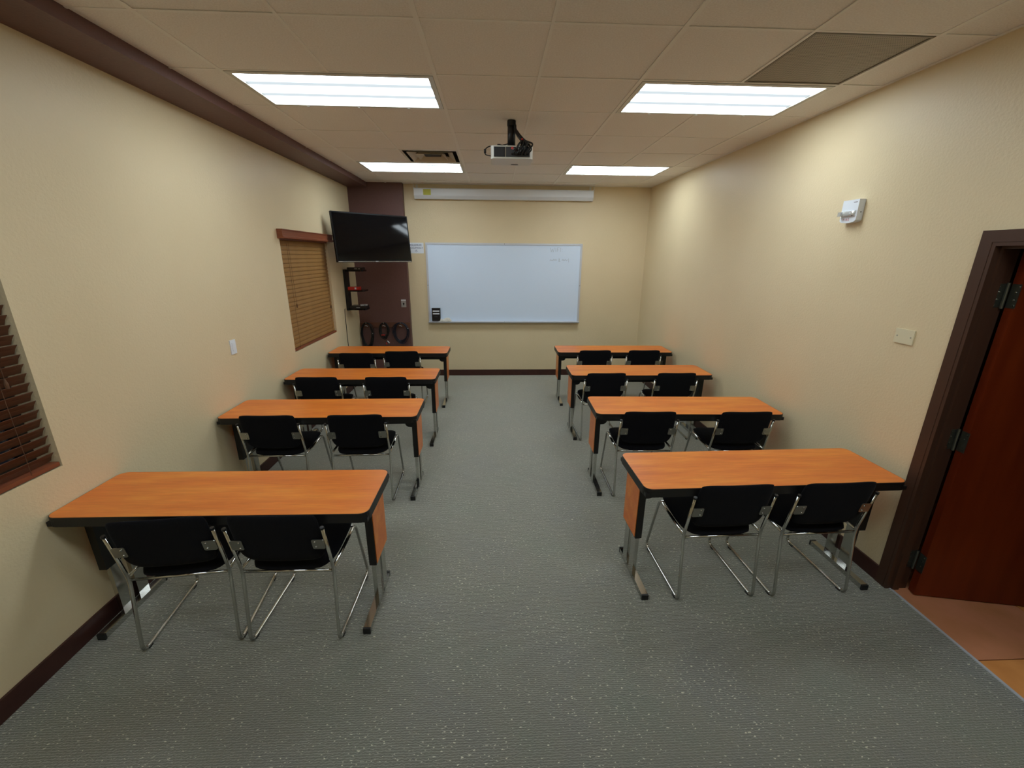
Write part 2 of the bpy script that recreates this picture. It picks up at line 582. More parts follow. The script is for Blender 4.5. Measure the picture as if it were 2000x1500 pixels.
def blind(y0, y1, z0, z1, tilt, wood, xc, label, valance, hanger):
    t = thing('window_blind', (xc, (y0 + y1) / 2, z0), label, 'blind')
    hw = (y1 - y0) / 2 - 0.007
    first = None
    z = 0.055
    k = 0
    while z < z1 - z0 - 0.03:
        if first is None:
            mb = MB()
            prof = [(-0.025, -0.0012), (-0.012, 0.0012), (0.0, 0.002), (0.012, 0.0012), (0.025, -0.0012), (0.025, -0.0038), (0.0, -0.0006), (-0.025, -0.0038)]
            mb.prism(prof, -hw, hw, 'y', None)
            first = mb.build('slat', wood, t)
            s = first
        else:
            s = bpy.data.objects.new('slat', first.data)
            COL.objects.link(s)
            s.parent = t
        s.location = (0, 0, z)
        s.rotation_euler = (0, tilt + random.uniform(-0.02, 0.02), 0)
        z += 0.044
        k += 1
    MB().box(-0.026, 0.026, -hw, hw, 0.006, 0.026).build('bottom_rail', WOODR, t, bev=0.004)
    MB().box(-0.026, 0.026, -hw, hw, z1 - z0 - 0.028, z1 - z0 - 0.003).build('head_rail', WOODR, t)
    for s_ in (-hw + 0.13, hw - 0.13):
        mb = MB()
        mb.cyl((0.029, s_, 0.02), (0.029, s_, z1 - z0 - 0.05), 0.0012, 6)
        mb.cyl((-0.029, s_, 0.02), (-0.029, s_, z1 - z0 - 0.05), 0.0012, 6)
        mb.build('ladder_cord', CORD, t)
    if valance:
        v0, v1 = -valance[0], hw + valance[1]
        prof = [(0.0, 0.0), (0.035, 0.0), (0.040, 0.006), (0.040, 0.020), (0.030, 0.026), (0.030, 0.072), (0.036, 0.080), (0.036, 0.088), (0.0, 0.088)]
        px = XL - xc + 0.001
        MB().prism([(px + 0.03 * (q[0] > 0) + q[0] * 0.8, q[1]) for q in prof], -hw + 0.012 - 0.06, hw + valance[1], 'y').build('valance', WOODR, t).location = (0, 0, z1 - z0 - 0.016)
    for (yy, zz) in hanger:
        mb = MB()
        mb.tube([(0.03, yy, z1 - z0 - 0.05), (0.034, yy, zz + 0.04)], 0.0012, 6)
        mb.tube([(0.034, yy, zz + 0.045), (0.034, yy, zz + 0.02), (0.034, yy, zz)], [0.003, 0.008, 0.006], 8)
        mb.build('pull_cord', CORD, t)
    return t
blind(W1Y0, W1Y1, W1Z0, W1Z1, math.radians(-60), WOODD, XL - 0.03,
      'dark wooden blind with half open slats in the near left window', None, [(0.45, 0.43)])
blind(W2Y0, W2Y1, W2Z0, W2Z1, math.radians(79), WOODB, XL - 0.03,
      'brown wooden blind with closed slats and valance beside the television', (0.06, 0.06), [(0.5, 0.33), (-0.45, 0.45)])

# ------------------------------------------------------------------ door on the right
door = MB()
for a, b, c, d in ((DY1, DY1 + 0.054, 0, DZ + 0.054), (DY0 - 0.054, DY0, 0, DZ + 0.054), (DY0, DY1, DZ, DZ + 0.054)):
    door.box(XR - 0.014, XR + 0.0, a, b, c, d)
for a, b, c, d in ((DY1 - 0.018, DY1 - 0.0005, 0, DZ - 0.0), (DY0 + 0.0005, DY0 + 0.018, 0, DZ), (DY0 + 0.018, DY1 - 0.018, DZ - 0.018, DZ - 0.0005)):
    door.box(XR - 0.012, XR + 0.118, a, b, c, d)
for a, b, c, d in ((DY1 - 0.030, DY1 - 0.018, 0, DZ - 0.018), (DY0 + 0.018, DY0 + 0.030, 0, DZ - 0.018), (DY0 + 0.030, DY1 - 0.030, DZ - 0.030, DZ - 0.018)):
    door.box(XR + 0.02, XR + 0.062, a, b, c, d)
door = structure(door.build('door_1', CASING, bev=0.002, seg=1))
KX, KY, OPEN = XR + 0.112, DY1 - 0.032, math.radians(79)
leafM = Matrix.Translation((KX, KY, 0)) @ Matrix.Rotation(OPEN, 4, 'Z')
leaf = MB().box(-0.045, 0.0, -0.93, -0.006, 0.008, DZ - 0.024, leafM).build('door_leaf', DOORW, door, bev=0.002, seg=1)
for zc in (0.215, 0.99, 1.755):
    mb = MB()
    mb.cyl((KX - 0.004, KY + 0.006, zc - 0.062), (KX - 0.004, KY + 0.006, zc + 0.062), 0.0075, 10)
    mb.box(KX - 0.056, KX - 0.004, DY1 - 0.0205, DY1 - 0.0178, zc - 0.057, zc + 0.057)
    mb.box(-0.05, -0.002, -0.0062, -0.004, zc - 0.057, zc + 0.057, leafM)
    hg = mb.build('hinge', HINGE, door, label='steel butt hinge')
    mb = MB()
    for dz, dx in ((-0.045, 0.040), (-0.018, 0.032), (0.018, 0.032), (0.045, 0.040)):
        mb.cyl((KX - dx, DY1 - 0.0205, zc + dz), (KX - dx, DY1 - 0.0225, zc + dz), 0.004, 8)
        p = leafM @ Vector((-dx, -0.004, zc + dz)); q_ = leafM @ Vector((-dx, -0.0022, zc + dz))
        mb.cyl(p, q_, 0.004, 8)
    mb.build('screw', CHROME, hg)
# hall beyond: floor, walls, ceiling
hall = structure(MB().box(XR + 0.012, 5.2, -0.6, 4.2, -0.08, -0.006).build('floor', GROUT))
tm = {}
for a in range(5):
    for b in range(-3, 5):
        y = 1.522 + b * 0.6096
        if y > 3.6:
            continue
        m_ = HALL_A if (a + b) % 2 == 0 else HALL_B
        o = bpy.data.objects.new('tile', tm.get((m_.name))) if m_.name in tm else MB().box(0.002, 0.6066, 0.002, 0.6066, -0.006, 0.0).build('tile', m_, hall)
        if m_.name not in tm:
            tm[m_.name] = o.data
        else:
            COL.objects.link(o)
            o.parent = hall
        o.location = (XR + 0.026 + a * 0.6096, y, 0)
structure(MB().box(XR + 0.012, XR + 0.026, DY0 + 0.018, DY1 - 0.018, -0.02, 0.004).build('trim_3', ALU, bev=0.0015, seg=1))
structure(MB().box(5.2, 5.3, -0.6, 4.2, 0, H + 0.15).build('wall_hall', CONC))
structure(MB().box(XR + 0.11, 5.2, 4.2, 4.3, 0, H + 0.15).build('wall_hall_far', CONC))
structure(MB().box(XR + 0.11, 5.2, -0.7, -0.6, 0, H + 0.15).build('wall_hall_near', CONC))
structure(MB().box(XR + 0.11, 5.2, -0.6, 4.2, H - 0.1, H + 0.15).build('ceiling_hall', CONC))

# ================================================================== CEILING FIXTURES
def lamp(i, j, label):
    cx, cy = G0 + (i + 1) * T, Y0 + (j + 0.5) * T
    t = thing('ceiling_light', (cx, cy, H), label, 'light', 'recessed ceiling lights')
    w, d = T - 0.014, T / 2 - 0.014
    mb = MB()
    f = 0.03
    for a, b, c, e in ((-w, w, -d, -d + f), (-w, w, d - f, d), (-w, -w + f, -d + f, d - f), (w - f, w, -d + f, d - f)):
        mb.box(a, b, c, e, -0.006, 0.012)
    mb.build('frame', OFFWHITE, t, bev=0.003)
    mb = MB()
    mb.box(-w, w, -d, d, 0.07, 0.078)
    for a, b, c, e in ((-w, w, -d, -d + 0.004), (-w, w, d - 0.004, d), (-w, -w + 0.004, -d, d), (w - 0.004, w, -d, d)):
        mb.box(a, b, c, e, 0.012, 0.07)
    mb.build('housing', OFFWHITE, t)
    MB().box(-w + f, w - f, -d + f, d - f, 0.004, 0.009).build('diffuser', LIT, t)
    for s in (-0.35, 0.0, 0.35):
        MB().box(s - 0.008, s + 0.008, d - 0.012, d + 0.002, -0.010, -0.005).build('latch', OFFWHITE, t)
    return t
lamp(-2, 0, 'lit ceiling panel at the near left, above the front left tables')
lamp(2, 0, 'lit ceiling panel at the near right, next to the grey return grille')
lamp(-2, 4, 'lit ceiling panel at the far left, beside the supply vent')
lamp(2, 4, 'lit ceiling panel at the far right, before the back wall')
lamp(-2, -4, 'lit ceiling panel of the left column above the camera position')
lamp(2, -4, 'lit ceiling panel of the right column above the camera position')

t = thing('return_grille', (G0 + 3.5 * T, Y0 - 0.5 * T, H), 'grey perforated return air grille in the ceiling at the right', 'vent')
a_ = T / 2 - 0.012
mb = MB()
for q in ((-a_, a_, -a_, -a_ + 0.012), (-a_, a_, a_ - 0.012, a_), (-a_, -a_ + 0.012, -a_ + 0.012, a_ - 0.012), (a_ - 0.012, a_, -a_ + 0.012, a_ - 0.012)):
    mb.box(*q, -0.005, 0.01)
mb.build('frame', mat('grey_vent_enamel', lin(128, 121, 108), 0.5), t, bev=0.002, seg=1)
MB().box(-a_ + 0.012, a_ - 0.012, -a_ + 0.012, a_ - 0.012, 0.0, 0.003).build('perforated_panel', PERF, t)

t = thing('supply_vent', (G0 - 0.5 * T, Y0 + 3.5 * T, H), 'square louvred supply vent in the ceiling beside the far left light', 'vent')
mb = MB()
def frame_ring(mb, ro, ri, zo, zi, th=0.004):
    # four sloping trapezoid blades of a square louvre
    for k in range(4):
        R = Matrix.Rotation(k * PI / 2, 4, 'Z')
        pts = [(-ro, -ro, zo), (ro, -ro, zo), (ri, -ri, zi), (-ri, -ri, zi)]
        lo = [mb.bm.verts.new(R @ Vector(p)) for p in pts]
        hi = [mb.bm.verts.new(R @ Vector((p[0], p[1], p[2] + th))) for p in pts]
        mb.bm.faces.new(list(reversed(lo)))
        mb.bm.faces.new(hi)
        for a in range(4):
            mb.bm.faces.new((lo[a], lo[(a + 1) % 4], hi[(a + 1) % 4], hi[a]))
frame_ring(mb, a_, a_ - 0.022, -0.004, -0.006)
mb.build('frame', OFFWHITE, t)
MB().box(-a_ + 0.01, a_ - 0.01, -a_ + 0.01, a_ - 0.01, 0.075, 0.08).build('duct', DARKHOLE, t)
mb = MB()
for k in range(4):
    R = Matrix.Rotation(k * PI / 2, 4, 'Z')
    mb.box(-a_ + 0.01, a_ - 0.01, -a_ + 0.006, -a_ + 0.012, 0.0, 0.075, R)
mb.build('duct_side', DARKHOLE, t)
for ro, ri in ((0.232, 0.165), (0.15, 0.095)):
    mb = MB()
    frame_ring(mb, ro, ri, -0.012, 0.03)
    mb.build('louvre', VENTW, t)
mb = MB()
mb.box(-0.085, 0.085, -0.085, 0.085, 0.012, 0.018)
mb.cyl((0, 0, 0.018), (0, 0, 0.075), 0.006)
mb.build('centre_plate', DARKHOLE, t)
for k in range(4):
    MB().box(0.08, 0.37, -0.004, 0.004, 0.03, 0.036, Matrix.Rotation(k * PI / 2 + PI / 4, 4, 'Z')).build('strut', DARKHOLE, t)

# ------------------------------------------------------------------ projector
PJ = Vector((0.146, 3.745, 2.642))
t = thing('projector', PJ, 'white projector hanging from the ceiling on a black pole', 'projector')
body = MB().prism(rrect(0.325, 0.262, 0.03), 0.0, 0.09, 'z').build('body', OFFWHITE, t, bev=0.012, seg=3, smooth=False)
MB().box(-0.138, -0.052, -0.134, -0.128, 0.012, 0.08).build('exhaust_grille', mat('dark_louvre', lin(44, 50, 60), 0.5), t)
mb = MB()
for k in range(14):
    x = -0.134 + k * 0.006
    mb.box(x, x + 0.0025, -0.1365, -0.1335, 0.015, 0.077)
mb.build('grille_slat', GREYPL, t)
MB().box(-0.046, 0.138, -0.134, -0.128, 0.012, 0.08).build('socket_panel', GREYPL, t)
mb = MB()
for x, z, w, h in ((0.01, 0.03, 0.03, 0.014), (0.055, 0.03, 0.028, 0.014), (0.1, 0.028, 0.03, 0.016), (0.03, 0.058, 0.012, 0.012), (0.06, 0.058, 0.012, 0.012)):
    mb.box(x - w / 2, x + w / 2, -0.1365, -0.1335, z - h / 2, z + h / 2)
mb.build('socket', BLACKPL, t)
MB().tube([(0.05, 0.1318, 0.045), (0.05, 0.142, 0.045)], 0.03, 16).build('lens', BLACKGLOSS, t)
mb = MB()
mb.box(0.02, 0.07, 0.055, 0.06, 0.0, 0.001)
mb.prism([(0.03 + 0.03 * math.cos(a * PI / 8), 0.06 * 0 + 0.09 + 0.012 * math.sin(a * PI / 8)) for a in range(16)], -0.004, 0.002, 'z')
mb.build('foot_recess', BLACKPL, t)
top = H - PJ.z
mb = MB()
mb.box(-0.055, 0.055, -0.075, 0.035, 0.09, 0.098)
for sx, sy in ((-1, -1), (1, -1), (1, 1), (-1, 1)):
    mb.box(sx * 0.1 - 0.012, sx * 0.1 + 0.012, -0.02 + sy * 0.075 - 0.012, -0.02 + sy * 0.075 + 0.012, 0.088, 0.104)
    mb.tube([(sx * 0.045, -0.02 + sy * 0.04, 0.098), (sx * 0.1, -0.02 + sy * 0.075, 0.1)], 0.007, 6)
mb.build('mount_bracket', BLACKMETAL, t)
mb = MB()
mb.tube([(0, -0.02, 0.098), (0, -0.02, top - 0.006)], 0.031, 20)
mb.build('pole', BLACKMETAL, t, smooth=True)
MB().tube([(0, -0.02, top - 0.04), (0, -0.02, top - 0.004)], 0.034, 20).build('ceiling_collar', BLACKMETAL, t, smooth=False)
# cable bundle from the pole to the sockets
ends = [(0.012, 0.03), (0.04, 0.028), (0.055, 0.032), (0.075, 0.03), (0.1, 0.03), (0.03, 0.058), (0.06, 0.058), (0.085, 0.052), (0.112, 0.05), (0.124, 0.03), (0.131, 0.06), (0.095, 0.066)]
for k, (x1, z1) in enumerate(ends):
    a = 0.022 + 0.003 * (k % 4)
    yo = -0.045 - 0.004 * (k % 5)
    d1 = 0.006 * (k % 4)
    MB().tube(smooth_path([(a, yo, top - 0.03 - 0.004 * k), (a + 0.004, yo - 0.004, 0.215), (0.045 + d1, yo - 0.035, 0.165 + d1 * 0.4),
                         (0.074 + d1 + 0.1 * (x1 - 0.07), -0.125 - d1, 0.125), (x1 + 0.022, -0.166 - 0.003 * (k % 4), z1 + 0.035), (x1 + 0.004, -0.168, z1 + 0.004), (x1, -0.136, z1)], 5),
              0.0052 + 0.0012 * (k % 3), 7).build('cable', BLACKPL, t, smooth=True)
    MB().cyl((x1, -0.1365, z1), (x1 + 0.002, -0.162, z1 + 0.001), 0.0085, 8).build('plug', BLACKPL, t)
mb = MB()
mb.tube(smooth_path([(-0.02, -0.03, 0.125), (-0.08, -0.06, 0.105), (-0.17, -0.10, 0.088), (-0.205, -0.12, 0.06), (-0.205, -0.13, 0.03), (-0.19, -0.12, 0.022), (-0.163, -0.1, 0.022)], 6), 0.004, 6)
mb.tube([(-0.206, -0.124, 0.062), (-0.206, -0.13, 0.035)], 0.009, 8)
mb.build('power_cord', BLACKPL, t, smooth=True)
mb = MB()
mb.cyl((0.0, -0.155, 0.068), (0.008, -0.14, 0.07), 0.009, 8)
mb.cyl((0.032, -0.15, 0.056), (0.032, -0.137, 0.056), 0.007, 8)
mb.cyl((0.075, -0.128, 0.135), (0.083, -0.14, 0.128), 0.007, 8)
mb.build('red_plug', RED, t, label='red video plug')
mb = MB()
mb.cyl((0.014, -0.15, 0.066), (0.01, -0.137, 0.062), 0.005, 8)
mb.cyl((0.05, -0.152, 0.066), (0.05, -0.137, 0.063), 0.005, 8)
mb.build('white_plug', WHITE, t, label='white video plug')

# ================================================================== BACK WALL
# projection screen case
t = thing('projection_screen_case', (0.168, YB - 0.055, 2.72), 'long white projection screen case mounted above the whiteboard', 'screen')
L_ = 1.312
prof = [(0.045, 0.0), (-0.022, 0.0), (-0.050, 0.035), (-0.055, 0.045), (-0.055, 0.128), (-0.045, 0.142), (0.045, 0.142)]
MB().prism(prof, -L_, L_, 'x').build('case', CASEW, t)
for s in (-1, 1):
    MB().prism([(p[0] * 1.06, p[1] * 1.05 - 0.003) for p in prof], s * L_, s * (L_ + 0.012), 'x').build('end_cap', WHITE, t)
MB().box(-L_ + 0.125, -L_ + 0.235, -0.0565, -0.0545, 0.048, 0.126).build('yellow_label', YELLOW, t, label='yellow paper label')
for s in (-1, 1):
    mb = MB()
    mb.box(s * (L_ - 0.02) - 0.015, s * (L_ - 0.02) + 0.015, 0.035, 0.055, 0.12, 0.2)
    mb.tube(smooth_path([(s * (L_ + 0.02), 0.0, 0.21), (s * (L_ + 0.022), -0.01, 0.16), (s * (L_ + 0.02), -0.015, 0.125), (s * (L_ + 0.006), -0.015, 0.112)], 5), 0.005, 6)
    mb.build('hanging_bracket', OFFWHITE, t)

# whiteboard
BX0, BX1, BZ0, BZ1 = -1.041, 1.384, 0.889, 2.111
t = thing('whiteboard', ((BX0 + BX1) / 2, YB, BZ0), 'large framed whiteboard on the back wall', 'whiteboard')
w = (BX1 - BX0) / 2
hgt = BZ1 - BZ0
MB().box(-w + 0.01, w - 0.01, -0.014, -0.002, 0.01, hgt - 0.01).build('writing_surface', BOARD, t)
f = 0.028
MB().box(-w, w, -0.022, -0.001, hgt - f, hgt).build('frame_rail', ALU, t, bev=0.003)
MB().box(-w, w, -0.022, -0.001, 0.0, f * 0.8).build('frame_rail', ALU, t, bev=0.003)
MB().box(-w, -w + f, -0.022, -0.001, f * 0.8, hgt - f).build('frame_stile', ALU, t, bev=0.003)
MB().box(w - f, w, -0.022, -0.001, f * 0.8, hgt - f).build('frame_stile', ALU, t, bev=0.003)
MB().prism([(-0.022, 0.0), (-0.022, 0.012), (-0.070, 0.012), (-0.078, 0.020), (-0.082, 0.018), (-0.074, 0.0)], -w, w, 'x').build('pen_tray', ALU, t)
mb = MB()
for x, z in ((0, hgt - 0.012), (0, 0.011), (-w + 0.012, hgt * 0.48), (w - 0.012, hgt * 0.48)):
    mb.cyl((x, -0.0235, z), (x, -0.020, z), 0.006, 8)
mb.build('screw', GREYPL, t)
def pl(x, y):  # marker pen strokes in board coordinates
    return (x, -0.0148, y)
mb = MB()
def stroke(pts):
    for p, q_ in zip(pts, pts[1:]):
        d = Vector((q_[0] - p[0], 0, q_[1] - p[1]))
        n = Vector((-d.z, 0, d.x)).normalized() * 0.0028
        a, b = Vector(pl(*p)), Vector(pl(*q_))
        v = [mb.bm.verts.new(k) for k in (a + n, b + n, b - n, a - n)]
        mb.bm.faces.new(v)
zt = 2.02 - BZ0
x0 = 0.885 - (BX0 + BX1) / 2
# faint, mostly wiped handwriting
stroke([(x0, zt + .03), (x0 + .015, zt - .035), (x0 + .03, zt + .015), (x0 + .045, zt - .035), (x0 + .062, zt + .03)])
stroke([(x0 + .085, zt + .03), (x0 + .083, zt - .03)])
stroke([(x0 + .105, zt - .03), (x0 + .108, zt + .03), (x0 + .14, zt + .03)])
stroke([(x0 + .107, zt), (x0 + .13, zt)])
stroke([(x0 + .16, zt + .03), (x0 + .158, zt - .03)])
stroke([(x0 + .185, zt + .012), (x0 + .187, zt + .006)])
stroke([(x0 + .185, zt - .02), (x0 + .187, zt - .026)])
zt2 = 1.865 - BZ0
rs = random.Random(3)
def scribble(a, b):
    x = a
    pts = []
    k = 0
    while x < b:
        pts.append((x, zt2 + (0.012 if k % 2 else -0.010) + rs.uniform(-0.006, 0.006)))
        x += rs.uniform(0.009, 0.016)
        k += 1
    stroke(pts)
scribble(x0 - .005, x0 + .115)
stroke([(x0 + .155, zt2 - .022), (x0 + .135, zt2 + .022), (x0 + .15, zt2 + .022), (x0 + .13, zt2 - .015), (x0 + .16, zt2 - .02)])
scribble(x0 + .185, x0 + .275)
stroke([(x0 + .292, zt2 + .028), (x0 + .294, zt2 - .03)])
mb.build('faded_handwriting', GREYINK, t)

# marker holder and rag at the bottom left of the board
t = thing('marker_holder', (-0.918, YB - 0.014, 0.921), 'black marker holder on the lower left corner of the whiteboard', 'holder')
MB().box(-0.066, 0.066, -0.05, -0.001, 0.0, 0.2).build('body', BLACKPL, t, bev=0.004)
for z in (0.155, 0.115):
    MB().box(-0.048, 0.054, -0.064, -0.050, z - 0.009, z + 0.009).build('white_marker', WHITE, t, bev=0.004, label='white marker pen')
MB().box(-0.026, 0.026, -0.0515, -0.0498, 0.062, 0.072).build('small_label', GREYPL, t)
t = MB()
t.pillow(lambda u, v, s: Vector((u * 0.105 * (1 - .1 * v ** 4), v * 0.022 * (1 - .2 * u ** 4),
         (0.050 + 0.014 * math.sin(5 * u + 2 * v) + 0.012 * u) * (0.5 + 0.5 * s) * max(0.0, (1 - u ** 6) * (1 - v ** 4)) ** 0.5)), 24, 10)
rag = t.build('rag', CLOTH, None, smooth=True)
rag.location = (-0.78, YB - 0.046, 0.904)
tag(rag, 'crumpled white rag lying on the whiteboard tray', 'cloth')

# occupancy sign
t = thing('occupancy_sign', (-1.188, YB, 1.951), 'small white maximum occupancy sign behind the television edge', 'sign')
MB().prism([(p[0], p[1] + 0.078) for p in rrect(0.236, 0.156, 0.012)], -0.004, -0.0005, 'y').build('panel', WHITE, t)
R90 = (PI / 2, 0, 0)
text('MAXIMUM', 0.0375, BLUEINK, t, (0, -0.0045, 0.119), R90)
text('OCCUPANCY', 0.0345, BLUEINK, t, (0, -0.0045, 0.080), R90)
text('15', 0.046, BLUEINK, t, (0, -0.0045, 0.034), R90)

# socket plate on the brown column
t = thing('wall_jack', (-1.409, COLY, 1.142), 'grey wall jack plate on the brown column', 'outlet')
MB().box(-0.038, 0.038, -0.008, -0.0005, 0.0, 0.098).build('plate', SILVER, t, bev=0.002)
MB().box(-0.037, 0.037, -0.012, -0.0005, 0.099, 0.118).build('white_cap', WHITE, t, bev=0.002)
mb = MB()
mb.cyl((0, -0.0095, 0.057), (0, -0.0075, 0.057), 0.013, 12)
mb.box(-0.008, 0.008, -0.0095, -0.0075, 0.03, 0.057)
mb.build('socket_hole', BLACKPL, t)

# hook board and the three coils of cable
t = thing('hook_board', ((XL + COLX) / 2, COLY, 0.835), 'wooden board with three hooks across the brown column', 'rail')
wb = (COLX - XL) / 2 - 0.008
MB().box(-wb, wb, -0.018, -0.0005, -0.012, 0.07).build('board', RAIL, t, bev=0.003)
hx = [-2.0, -1.727, -1.468]
for x in hx:
    mb = MB()
    xx = x - (XL + COLX) / 2
    mb.tube(smooth_path([(xx, -0.017, 0.055), (xx, -0.06, 0.05), (xx, -0.075, 0.06), (xx, -0.074, 0.078)], 5), 0.005, 8)
    mb.cyl((xx, -0.018, 0.055), (xx, -0.023, 0.055), 0.012, 10)
    mb.build('hook', CHROME, t, smooth=True)
def coil(x, w, top, hgt, n, seed, label, mt, extras):
    r = random.Random(seed)
    t = thing('cable_coil', (x, COLY - 0.05, top), label, 'cable', 'cable coils on the hook board')
    mb = MB()
    for k in range(n):
        ww = w / 2 * r.uniform(0.72, 1.0)
        hh = hgt * r.uniform(0.82, 1.0)
        ox = r.uniform(-0.012, 0.012)
        pts = []
        for a in range(12):
            an = 2 * PI * a / 12
            px = ox + ww * math.sin(an) * (0.9 + 0.1 * math.cos(an)) + r.uniform(-.006, .006)
            pz = 0.006 + 0.004 * (k % 3) - hh / 2 + hh / 2 * math.cos(an)
            if a == 0:
                px = r.uniform(-.004, .004)
            pts.append((px, -0.004 - 0.0045 * (k % 4) + r.uniform(-.003, .003), pz))
        mb.tube(smooth_path(pts, 4, True), 0.0058, 6, closed=True)
    mb.build('cable_loop', mt, t, smooth=True)
    for (a, b, c, d, m_, nm) in extras:
        MB().tube([(a, -0.028, b), ((a + c) / 2, -0.030, (b + d) / 2), (c, -0.028, d)], [0.006, 0.008, 0.007], 8).build(nm, m_, t, smooth=True)
    MB().tube(smooth_path([(-0.02, -0.02, -0.035), (0.0, -0.03, -0.03), (0.022, -0.02, -0.045)], 4), 0.006, 6).build('cable_tie', SILVER, t, smooth=True)
    return t
coil(hx[0], 0.235, 0.893, 0.42, 9, 1, 'left of the three black cable coils on the hook board', BLACKPL,
     [(0.095, -0.16, 0.10, -0.2, BLACKPL, 'plug'), (0.09, -0.15, 0.094, -0.158, SILVER, 'plug_tip')])
coil(hx[1], 0.16, 0.893, 0.26, 10, 2, 'middle of the three black cable coils with red and white plugs', BLACKPL,
     [(-0.05, -0.18, 0.01, -0.178, RED, 'red_plug'), (0.04, -0.27, 0.07, -0.31, WHITE, 'white_plug'), (0.02, -0.3, 0.024, -0.33, RED, 'red_plug')])
coil(hx[2], 0.27, 0.893, 0.34, 12, 3, 'right of the three cable coils, dark blue and thick', mat('dark_blue_cable', lin(20, 22, 38), 0.4),
     [(0.11, -0.07, 0.118, -0.08, SILVER, 'plug_tip')])

# ================================================================== LEFT WALL THINGS
# television on an arm across the corner
TVC, TW, TH = Vector((-1.575, 5.965, 2.136)), 1.06, 0.61
t = thing('television', TVC, 'black flat television mounted across the back left corner', 'television')
t.rotation_euler = (-0.11, 0.0, 0.723)
MB().box(-TW / 2, TW / 2, 0.0, 0.035, -TH / 2, TH / 2).build('bezel', BEZEL, t, bev=0.004)
MB().box(-TW / 2 + 0.016, TW / 2 - 0.016, -0.0015, 0.001, -TH / 2 + 0.026, TH / 2 - 0.016).build('screen', BLACKGLOSS, t)
MB().box(-TW / 2 + 0.01, TW / 2 - 0.01, -0.003, 0.001, -TH / 2 + 0.004, -TH / 2 + 0.010).build('trim_strip', mat('glossy_grey_strip', lin(170, 172, 176), 0.22, 0.9), t)
MB().box(-0.02, 0.02, -0.004, 0.001, -TH / 2 + 0.004, -TH / 2 + 0.013).build('badge', SILVER, t)
MB().box(-0.32, 0.32, 0.035, 0.07, -0.22, 0.2).build('back_cover', BLACKPL, t, bev=0.015)
MB().box(-0.12, 0.12, 0.07, 0.082, -0.12, 0.12).build('mount_plate', BLACKMETAL, t)
inv = (Matrix.Translation(TVC) @ Matrix.Rotation(0.723, 4, 'Z') @ Matrix.Rotation(-0.11, 4, 'X')).inverted()
mb = MB()
mb.tube([(0, 0.08, 0), inv @ Vector((-1.86, 6.32, 2.10)), inv @ Vector((XL + 0.03, 6.18, 2.10))], 0.022, 8)
mb.build('arm', BLACKMETAL, t)
mb = MB()
p = [Vector((XL + 0.0005, 6.10, 1.98)), Vector((XL + 0.03, 6.26, 2.22))]
mb.box(p[0].x, p[1].x, p[0].y, p[1].y, p[0].z, p[1].z, inv)
mb.build('wall_plate', BLACKMETAL, t)

# component shelf
t = thing('component_shelf', (XL, 6.27, 1.165), 'black wall shelf of three tiers under the television', 'shelf')
MB().box(0.0005, 0.045, -0.055, 0.055, -0.01, 0.56).build('post', BLACKMETAL, t, bev=0.004)
for z in (0.535, 0.26, 0.0):
    MB().prism([(p[0] + 0.165, p[1]) for p in rrect(0.25, 0.22, 0.03)], z, z + 0.02, 'z').build('shelf_board', BLACKGLOSS, t)
def device(x, y, z, w, d, h, m_, label, name, cat, front, rz=0.0):
    t = thing(name, (x, y, z), label, cat, None, rz)
    MB().box(-w / 2, w / 2, -d / 2, d / 2, 0.0, h).build('case', m_, t, bev=0.004)
    for (a, b, c, e, mm, nm) in front:
        MB().box(a, b, -d / 2 - 0.003, -d / 2 + 0.002, c, e).build(nm, mm, t)
    return t
device(XL + 0.17, 6.27, 1.721, 0.2, 0.16, 0.034, BLACKPL, 'flat black media box on the top tier of the shelf', 'media_box', 'electronics',
       [(0.0, 0.04, 0.01, 0.022, SILVER, 'display'), (0.055, 0.08, 0.01, 0.022, SILVER, 'button')])
device(XL + 0.13, 6.25, 1.446, 0.15, 0.12, 0.042, RED, 'red box on the middle tier of the shelf', 'network_box', 'electronics',
       [(0.02, 0.042, 0.01, 0.034, WHITE, 'label')])
device(XL + 0.17, 6.27, 1.186, 0.22, 0.18, 0.036, BLACKPL, 'black player on the bottom tier of the shelf', 'media_player', 'electronics',
       [(-0.02, 0.03, 0.008, 0.02, SILVER, 'display')])
device(XL + 0.24, 6.25, 1.223, 0.1, 0.045, 0.018, SILVER, 'silver remote lying on the player', 'remote_control', 'remote',
       [(0.0, 0.02, 0.004, 0.012, GREYPL, 'button')], 0.3)
mb = MB()
mb.tube(smooth_path([(XL + 0.008, 6.13, 1.19), (XL + 0.006, 6.112, 1.13), (XL + 0.006, 6.108, 0.7), (XL + 0.0165, 6.108, 0.09), (XL + 0.0165, 6.108, 0.006)], 5), 0.004, 6)
tag(mb.build('hanging_cable', BLACKPL, None, smooth=True), 'thin dark cable running down the left wall below the shelf', 'cable')
mb = MB()
mb.tube(smooth_path([(XL + 0.006, 6.33, 1.72), (XL + 0.012, 6.335, 1.65), (XL + 0.035, 6.34, 1.5), (XL + 0.006, 6.345, 1.4), (XL + 0.02, 6.345, 1.25)], 5), 0.003, 6)
tag(mb.build('shelf_cable', BLACKPL, None, smooth=True), 'short thin cable behind the tiers of the black shelf', 'cable')

t = thing('switch_plate', (XL, 3.447, 1.146), 'white switch plate on the left wall', 'switch')
MB().box(0.0005, 0.007, -0.036, 0.036, 0.0, 0.114).build('plate', WHITE, t, bev=0.002)
MB().box(0.007, 0.010, -0.017, 0.017, 0.024, 0.09).build('rocker', WHITE, t, bev=0.001, seg=1)

